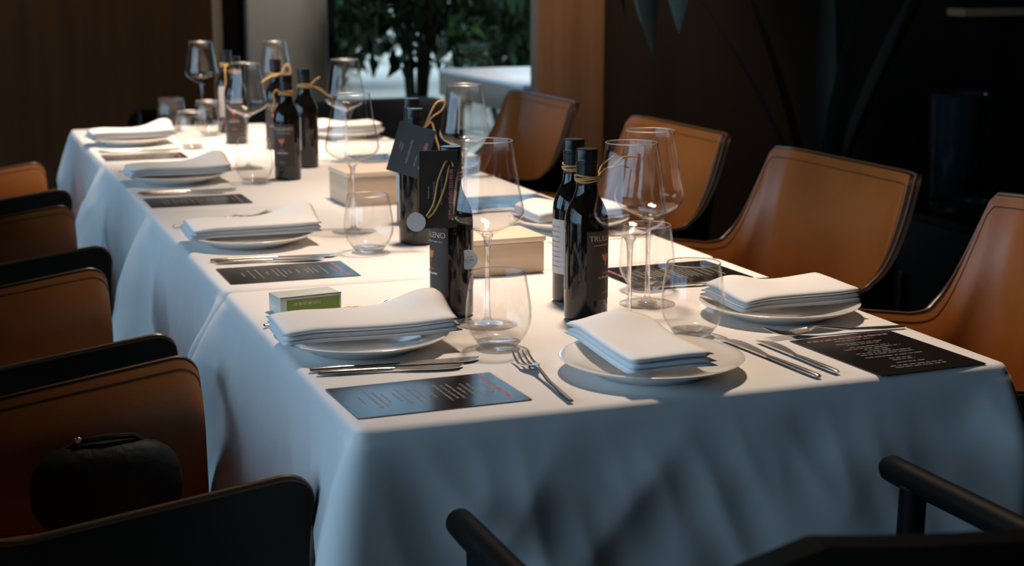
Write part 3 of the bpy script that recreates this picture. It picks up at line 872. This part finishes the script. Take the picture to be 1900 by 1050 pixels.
cord(b3b, [[(0.012, -0.010, 0.190), (0.026, -0.012, 0.204), (0.034, -0.012, 0.208)], [(0.012, -0.010, 0.190), (0.032, -0.012, 0.182), (0.050, -0.012, 0.168), (0.062, -0.012, 0.162)]], 0.002)
b3c = bottle('wine bottle with a raffia knot standing behind the third table pair', 0.845, 4.02, CD, seed=33)
cord(b3c, [[(0.012, -0.010, 0.192), (0.026, -0.012, 0.214), (0.036, -0.012, 0.200), (0.030, -0.012, 0.190), (0.012, -0.010, 0.190)], [(0.012, -0.010, 0.192), (0.000, -0.018, 0.190), (-0.022, -0.014, 0.182), (-0.040, -0.012, 0.170)]], 0.0024)
b4 = bottle('dark wine bottle seen through the tall wine glass on the third table', 0.770, 4.18, CD, seed=41)
b4b = bottle('wine bottle with a gold tie, farthest one beside the farthest left glass', 0.800, 4.47, CD, seed=42, cap='copper_cap')
bt = basis_card(b4b, 'gift_tag', 'pale_label', (-0.012, -0.052, 0.090), (0.95, -0.3, 0), (0, -0.05, 1), 0.040, 0.085)
cord(b4b, [[(-0.004, -0.014, 0.190), (-0.010, -0.040, 0.170), (-0.012, -0.052, 0.128)]], 0.0016)

# ------------------------------------------------------------------ place settings
PL = [(0.488, 1.854), (0.503, 2.640), (0.503, 3.470), (0.503, 4.262)]
PR = [(1.064, 1.838), (1.075, 2.610), (1.075, 3.44), (1.075, 4.23)]
LW = ['nearest left', 'second left', 'third left', 'farthest left']
RW = ['nearest right', 'second right', 'third right', 'farthest right']
SEATS = 'place setting'
KN = [((0.398, 1.752), (0.606, 1.742)), ((0.409, 2.487), (0.622, 2.474)), ((0.400, 3.294), (0.612, 3.300)), ((0.402, 4.085), (0.610, 4.085))]
for k in range(4):
    x, y = PL[k]
    plate(f'white round plate at the {LW[k]} {SEATS}', x, y)
    napkin(f'folded white napkin on the plate at the {LW[k]} {SEATS}', x + 0.003, y + 0.005, R(-2 + k), 0.222, 0.120, 50 + k, (0.85, 0.5, 0.020))
    a, b = KN[k]
    knife(f'long steel knife at the {LW[k]} {SEATS}, farther of its pair', a, b)
    knife(f'short steel knife at the {LW[k]} {SEATS}, nearer to the menu card', (a[0] + 0.005, a[1] - 0.018), (b[0], b[1] - 0.030), True)
    if k == 0: fork('steel fork behind the nearest left napkin, beside the small green carton', (0.396, 2.000), (0.606, 2.062))
    else: fork(f'steel fork at the {LW[k]} {SEATS}, behind the napkin', (0.405, y + 0.205), (0.61, y + 0.275))
menu('dark glossy menu card at the front left table corner', 0.497, 1.612, R(-88), 0.126, 0.196, 1)
menu('dark glossy menu card at the second left place, beside the cloth seam', 0.506, 2.362, R(-90), 0.128, 0.198, 2)
menu('dark glossy menu card at the third left place', 0.500, 3.165, R(-90), 0.128, 0.198, 3)
menu('dark glossy menu card at the farthest left place', 0.500, 3.960, R(-90), 0.128, 0.198, 4)
for k in range(4):
    x, y = PR[k]
    plate(f'white round plate at the {RW[k]} {SEATS}', x, y)
    napkin(f'folded white napkin on the plate at the {RW[k]} {SEATS}', x + 0.004, y + 0.003, R(2 + k), 0.185, 0.120, 60 + k, (-0.55, 0.6, 0.010))
    knife(f'steel knife at the {RW[k]} {SEATS}', (1.175, y + 0.206), (0.98, y + 0.214))
    if k == 0: fork('steel fork lying between the nearest right plate and menu card', (1.176, 1.708), (0.985, 1.720))
    else: fork(f'steel fork at the {RW[k]} {SEATS}', (1.176, y - 0.14), (0.98, y - 0.14))
menu('dark menu card seen through the wine glasses at the right', 1.055, 2.150, R(92), 0.150, 0.200, 5)
menu('dark menu card in front of the second right chair', 1.070, 2.945, R(90), 0.150, 0.200, 6)
menu('dark menu card at the third right place', 1.070, 3.735, R(90), 0.150, 0.200, 7)
# end setting
plate('white round plate at the near end of the table, facing the camera', 0.772, 1.622)
napkin('folded white napkin laid diagonally on the near end plate', 0.762, 1.640, R(-93), 0.222, 0.106, 71, (-0.70, 0.1, 0.012))
fork('steel fork with its tines up, left of the near end plate', (0.631, 1.524), (0.646, 1.72))
knife('steel knife next to the near end plate, left of the pair', (0.936, 1.522), (0.922, 1.71))
knife('shorter steel knife at the near end, right of the pair', (0.966, 1.531), (0.957, 1.70), True)
menu('dark menu card with pink heading at the front right table corner', 1.078, 1.605, R(3), 0.150, 0.190, 8)
# glasses
for (x, y, l) in ((0.674, 1.915, 'large wine glass in front of the black gift tag'), (0.838, 1.830, 'wine glass in front of the orange emblem bottle'),
                  (0.925, 1.960, 'wine glass at the right, half hidden behind another glass'), (0.698, 2.695, 'wine glass behind the water glass on the second table'),
                  (0.955, 2.840, 'wine glass to the right of the slate gift tag'), (0.696, 3.645, 'wine glass left of the two dark bottles on the third table'),
                  (0.945, 3.705, 'wine glass before the window, right of the third table bottles'), (0.770, 4.705, 'farthest left wine glass against the dark panelling'),
                  (0.978, 4.660, 'farthest right wine glass against the grey pier')):
    wine_glass(l, x, y)
for (x, y, l) in ((0.644, 1.790, 'water glass beside the near fork, in front of the tall wine glass'), (0.897, 1.765, 'water glass behind the near end plate'),
                  (0.968, 2.055, 'water glass hidden behind the two right wine glasses'), (0.670, 2.490, 'water glass left of the slate tagged bottle'),
                  (0.660, 3.390, 'water glass in front of the third table wine glass'), (0.735, 4.40, 'water glass in the brightest light on the farthest table'),
                  (0.640, 4.10, 'low water glass beside the farthest left plate')):
    tumbler(l, x, y)
tumbler('frosted beige tumbler at the far end of the table', 0.655, 4.55, 'beige_frost')

# wooden boxes and the small carton
def wood_box(label, x, y, dx, dy, h, rz):
    t = thing('wooden_box', label, 'box', (x, y, TZ + 0.0008), rz, 'pale wooden boxes')
    MB().rbox((0, 0, h * 0.42), (dx, dy, h * 0.84), 0.002, 2).obj('body', 'box_wood', t)
    MB().rbox((0, 0, h * 0.925), (dx + 0.004, dy + 0.004, h * 0.15), 0.002, 2).obj('lid', 'box_lid', t)
wood_box('pale wooden box behind the award sticker bottle', 0.802, 2.275, 0.146, 0.10, 0.057, R(2))
wood_box('pale wooden box left of the slate tagged bottle on the second table', 0.822, 3.05, 0.125, 0.13, 0.066, R(2))
cb = thing('carton', 'small white and green carton behind the nearest left napkin', 'carton', (0.470, 2.086, TZ + 0.0008), R(8))
MB().rbox((0, 0, 0.0125), (0.088, 0.046, 0.025), 0.0012, 2).obj('body', 'carton_white', cb)
gp = MB().box((0.003, -0.0232, 0.0125), (0.076, 0.0008, 0.0165)).obj('green_panel', 'carton_green', cb, smooth=False)
MB().box((0.0, -0.0229, 0.0247), (0.088, 0.0010, 0.0012)).obj('edge_line', 'carton_edge', cb, smooth=False)
mb = MB(); v, f = strokes(1, 0.040, 0.0050, 90); mb.add([Vector((p.x - 0.006, -0.0237, p.y + 0.0155)) for p in v], f)
mb.obj('printed_letters', 'ink_cream', gp, smooth=False)

# dark rounded bag on the nearest left chair
def bag():
    t = thing('shoulder_bag', 'black rounded leather bag on the seat of the nearest left chair', 'bag', (0.190, 2.030, 0.4785), R(4))
    rows = []
    N, K = 24, 28
    for i in range(N + 1):
        ph = -PI / 2 + PI * i / N
        row = []
        for k in range(K + 1):
            a = 2 * PI * k / K
            cx = math.copysign(abs(math.cos(a)) ** 0.8, math.cos(a)); cz = math.copysign(abs(math.sin(a)) ** 0.8, math.sin(a))
            r = max(0.0, math.cos(ph)) ** 0.55
            row.append(Vector((cx * r * 0.098, math.sin(ph) * 0.032, 0.068 + cz * r * 0.067 * (1 + 0.04 * math.sin(3 * a)))))
        rows.append(row)
    MB().grid(rows).obj('body', 'bag_leather', t, angle=180)
    MB().tube([(-0.05, 0, 0.125), (-0.035, -0.006, 0.137), (0, -0.010, 0.140), (0.035, -0.006, 0.137), (0.05, 0, 0.125)], 0.004, 8).obj('strap', 'bag_leather', t)
    MB().rbox((-0.035, -0.008, 0.139), (0.008, 0.004, 0.008), 0.001, 1).obj('buckle', 'steel', t)
bag()

# ------------------------------------------------------------------ background furniture and plants
wt = thing('white_table', 'white topped table with oak edge behind the wooden column', 'table', (2.70, 6.38, 0))
MB().rbox((0, 0, 0.742), (1.0, 1.10, 0.016), 0.003, 2).obj('table_top', 'white_top', wt)
MB().rbox((0, 0, 0.683), (0.99, 1.09, 0.10), 0.004, 2).obj('apron', 'oak_edge', wt)
for sx in (-0.44, 0.44):
    for sy in (-0.49, 0.49):
        MB().box((sx, sy, 0.317), (0.07, 0.07, 0.633)).obj('leg', 'oak_edge', wt, smooth=False)
sf = thing('sofa', 'low black sofa in front of the tall window', 'sofa', (1.62, 6.75, 0))
MB().rbox((0, 0, 0.28), (0.95, 0.70, 0.36), 0.06, 4).obj('seat', 'sofa_cloth', sf)
MB().rbox((0, -0.27, 0.40), (0.95, 0.16, 0.52), 0.06, 4).obj('backrest', 'sofa_cloth', sf)
for sx in (-0.43, 0.43): MB().rbox((sx, 0, 0.35), (0.12, 0.70, 0.36), 0.05, 4).obj('armrest', 'sofa_cloth', sf)
for sx in (-0.40, 0.40):
    for sy in (-0.28, 0.28): MB().tube([(sx, sy, 0.12), (sx, sy, 0)], 0.02, 8).obj('leg', 'black_metal', sf)

def leaf_shape(L, W, bend, n=4):
    rows = []
    for i in range(n + 1):
        t = i / n
        w = W / 2 * math.sin(PI * (0.08 + 0.92 * t) ** 0.8) if i < n else 0.0004
        z = -bend * t * t
        rows.append([Vector((-w, L * t, z + w * 0.25)), Vector((0, L * t, z)), Vector((w, L * t, z + w * 0.25))])
    return MB().grid(rows)
def foliage(name, parent, m, n, ext, centre, lsize, seed, shell=0.4):
    rnd = random.Random(seed); mb = MB()
    for _ in range(n):
        while True:
            d = Vector((rnd.uniform(-1, 1), rnd.uniform(-1, 1), rnd.uniform(-1, 1)))
            if shell < d.length < 1: break
        p = Vector((d.x * ext[0], d.y * ext[1], d.z * ext[2])) + Vector(centre)
        L = lsize * rnd.uniform(0.6, 1.3); W = L * rnd.uniform(0.3, 0.5)
        rot = Matrix.Rotation(rnd.uniform(0, 2 * PI), 3, 'Z') @ Matrix.Rotation(rnd.uniform(-1.2, 1.2), 3, 'X') @ Matrix.Rotation(rnd.uniform(-0.8, 0.8), 3, 'Y')
        v = [Vector((-W / 2, L * 0.45, 0)), Vector((0, 0, 0)), Vector((W / 2, L * 0.45, 0)), Vector((0, L, -L * 0.15)), Vector((0, L * 0.45, -W * 0.15))]
        mb.add([rot @ q + p for q in v], [(1, 4, 0), (1, 2, 4), (4, 3, 0), (2, 3, 4)])
    return mb.obj(name, m, parent, smooth=False)
# potted plant before the window
pp = thing('potted_plant', 'tall dark leafy plant in a black pot before the window', 'plant', (2.26, 7.45, 0))
MB().lathe([(0, 0.0), (0.10, 0.0), (0.115, 0.02), (0.15, 0.50), (0.155, 0.52), (0.145, 0.52), (0.138, 0.48), (0, 0.48)], 28).obj('pot', 'pot_black', pp)
rnd = random.Random(5)
for k in range(7):
    a = rnd.uniform(0, 6.28); r = rnd.uniform(0.15, 0.42)
    MB().tube([(0.03 * math.cos(a), 0.03 * math.sin(a), 0.47), (0.06 * math.cos(a), 0.06 * math.sin(a), 0.8), (r * 0.5 * math.cos(a), r * 0.5 * math.sin(a), 1.2), (r * math.cos(a), r * math.sin(a), 1.75)], [0.016, 0.013, 0.01, 0.005], 7).obj('stem', 'bark', pp)
foliage('foliage', pp, 'leaf_dark', 1500, (0.46, 0.30, 0.66), (0, 0, 1.36), 0.11, 7, 0.1)
foliage('lit_leaves', pp, 'leaf_lit', 46, (0.10, 0.08, 0.20), (0.21, -0.18, 0.86), 0.085, 8, 0.0)  # lighter coloured leaves stand in for the highlight on the plant
# shrubs outside
SH = [(3.35, 14.5, 0.7, 1.05, 'dark shrub outside the window, left beside the grey pier'), (4.45, 12.2, 0.8, 1.45, 'dark shrub outside the window, behind the potted plant'),
      (5.35, 13.8, 1.1, 1.6, 'dense dark shrub outside, seen above the white topped table'), (4.3, 17.5, 1.4, 1.3, 'farther shrub in the gap between the two nearer ones'),
      (6.9, 16.5, 1.4, 1.7, 'dark shrub outside, farthest right beside the wooden column')]
for i, (x, y, r, h, l) in enumerate(SH):
    t = thing('garden_shrub', l, 'shrub', (x, y, -0.12), 0, 'shrubs beyond the window')
    for k in range(4):
        a = k * 1.6 + i
        MB().tube([(0.05 * math.cos(a), 0.05 * math.sin(a), 0), (0.3 * r * math.cos(a), 0.3 * r * math.sin(a), h * 0.5), (0.6 * r * math.cos(a), 0.6 * r * math.sin(a), h * 1.1)], [0.03, 0.02, 0.008], 6).obj('stem', 'bark', t)
    foliage('foliage', t, 'leaf_dark', 2600, (r, r * 0.7, h * 0.72), (0, 0, h * 0.86), 0.19, 20 + i, 0.15)
# dark corner at the right: side cabinet with pot, bowl and leaves
sb = thing('sideboard', 'black low sideboard in the dark right corner', 'sideboard', (2.62, 3.55, 0))
MB().rbox((0, 0, 0.32), (0.42, 0.95, 0.52), 0.006, 2).obj('body', 'black_lacquer', sb)
for sy in (-0.24, 0.24):
    d = MB().rbox((-0.217, sy, 0.32), (0.014, 0.46, 0.48), 0.004, 2).obj('door', 'black_lacquer', sb)
    MB().rbox((-0.229, sy * 0.2, 0.36), (0.012, 0.012, 0.12), 0.003, 1).obj('handle', 'black_metal', d)
for sx in (-0.17, 0.17):
    for sy in (-0.42, 0.42): MB().box((sx, sy, 0.03), (0.04, 0.04, 0.06)).obj('leg', 'black_metal', sb, smooth=False)
vz = MB().lathe([(0, 0.0), (0.060, 0.0), (0.068, 0.01), (0.072, 0.20), (0.076, 0.290), (0.080, 0.300), (0.076, 0.304), (0.069, 0.290), (0.064, 0.03), (0, 0.02)], 40).obj('vase', 'vase_glaze', None, (2.545, 3.50, 0.5805))
tag(vz, 'dark glazed vase with a gleaming rim in the dark right corner', 'vase')
bw = MB().lathe([(0, 0.0), (0.04, 0.0), (0.075, 0.030), (0.080, 0.046), (0.077, 0.046), (0.070, 0.030), (0.03, 0.006), (0, 0.006)], 40).obj('bowl', 'vase_glaze', None, (2.455, 3.36, 0.5805))
tag(bw, 'shallow dark bowl in front of the dark glazed vase', 'bowl')
def leaf_plant(label, loc, leaves, m, pot=None):
    t = thing('leafy_plant', label, 'plant', loc)
    if pot: MB().lathe(pot, 28).obj('pot', 'pot_black', t)
    for (L, W, b, az, el, base) in leaves:
        mb = leaf_shape(L, W, b, 7)
        rot = Matrix.Rotation(az, 3, 'Z') @ Matrix.Rotation(el, 3, 'X')
        mb.v = [rot @ q + Vector(base) for q in mb.v]
        mb.obj('leaf', m, t, angle=180)
        tip = rot @ Vector((0, 0.01, 0)) + Vector(base)
        MB().tube([(0, 0, 0.08), (base[0] * 0.6, base[1] * 0.6, base[2] * 0.7 + 0.02), tip], 0.004, 6).obj('stem', 'bark', t)
    return t
POT = [(0, 0), (0.11, 0), (0.13, 0.22), (0.125, 0.24), (0.115, 0.20), (0, 0.20)]
leaf_plant('plant with broad round green leaves beside the dark vase', (3.02, 3.12, 0), [
    (0.20, 0.21, 0.03, R(60), R(75), (-0.16, 0.10, 0.66)), (0.18, 0.17, 0.03, R(-40), R(60), (0.06, -0.05, 0.72)), (0.18, 0.17, 0.04, R(150), R(50), (0.02, 0.14, 0.76))], 'leaf_round', POT)
leaf_plant('tall dark plant with long narrow leaves before the dark partition', (2.78, 4.55, 0), [
    (1.1, 0.07, 0.15, R(35), R(78), (0, 0, 0.25)), (1.0, 0.07, 0.2, R(75), R(74), (0, 0, 0.25)), (1.2, 0.08, 0.15, R(-30), R(80), (0, 0, 0.25)),
    (1.1, 0.07, 0.2, R(-80), R(76), (0, 0, 0.25)), (1.0, 0.07, 0.2, R(160), R(74), (0, 0, 0.25)), (1.15, 0.07, 0.2, R(-140), R(78), (0, 0, 0.25))], 'leaf_shaded', POT)
hp = thing('hanging_plant', 'grey green leaves hanging down at the top edge before the dark partition', 'plant', (2.02, 4.28, 1.66))
MB().lathe([(0, 0.0), (0.08, 0.0), (0.11, 0.14), (0.105, 0.15), (0.095, 0.12), (0, 0.12)], 24).obj('pot', 'pot_black', hp)
MB().tube([(0, 0, 0.12), (0, 0, 1.05)], 0.003, 6).obj('cord', 'black_metal', hp)
for (L, W, px, py, z0, az) in ((0.34, 0.085, -0.055, -0.10, -0.37, 0.2), (0.24, 0.07, 0.035, -0.10, -0.40, -0.3), (0.30, 0.05, -0.10, 0.02, -0.30, 0.6), (0.22, 0.045, 0.0, 0.10, -0.40, 2.4)):
    mb = leaf_shape(L, W, 0.05, 8)
    rot = Matrix.Rotation(az, 3, 'Z') @ Matrix.Rotation(R(-86), 3, 'X')
    mb.v = [rot @ q + Vector((px, py, z0)) for q in mb.v]
    mb.obj('leaf', 'leaf_grey', hp, angle=180)
    MB().tube([(px * 0.5, py * 0.5, 0.12), (px * 1.1, py * 1.1, 0.10), (px, py, z0)], 0.003, 6).obj('stem', 'bark', hp)
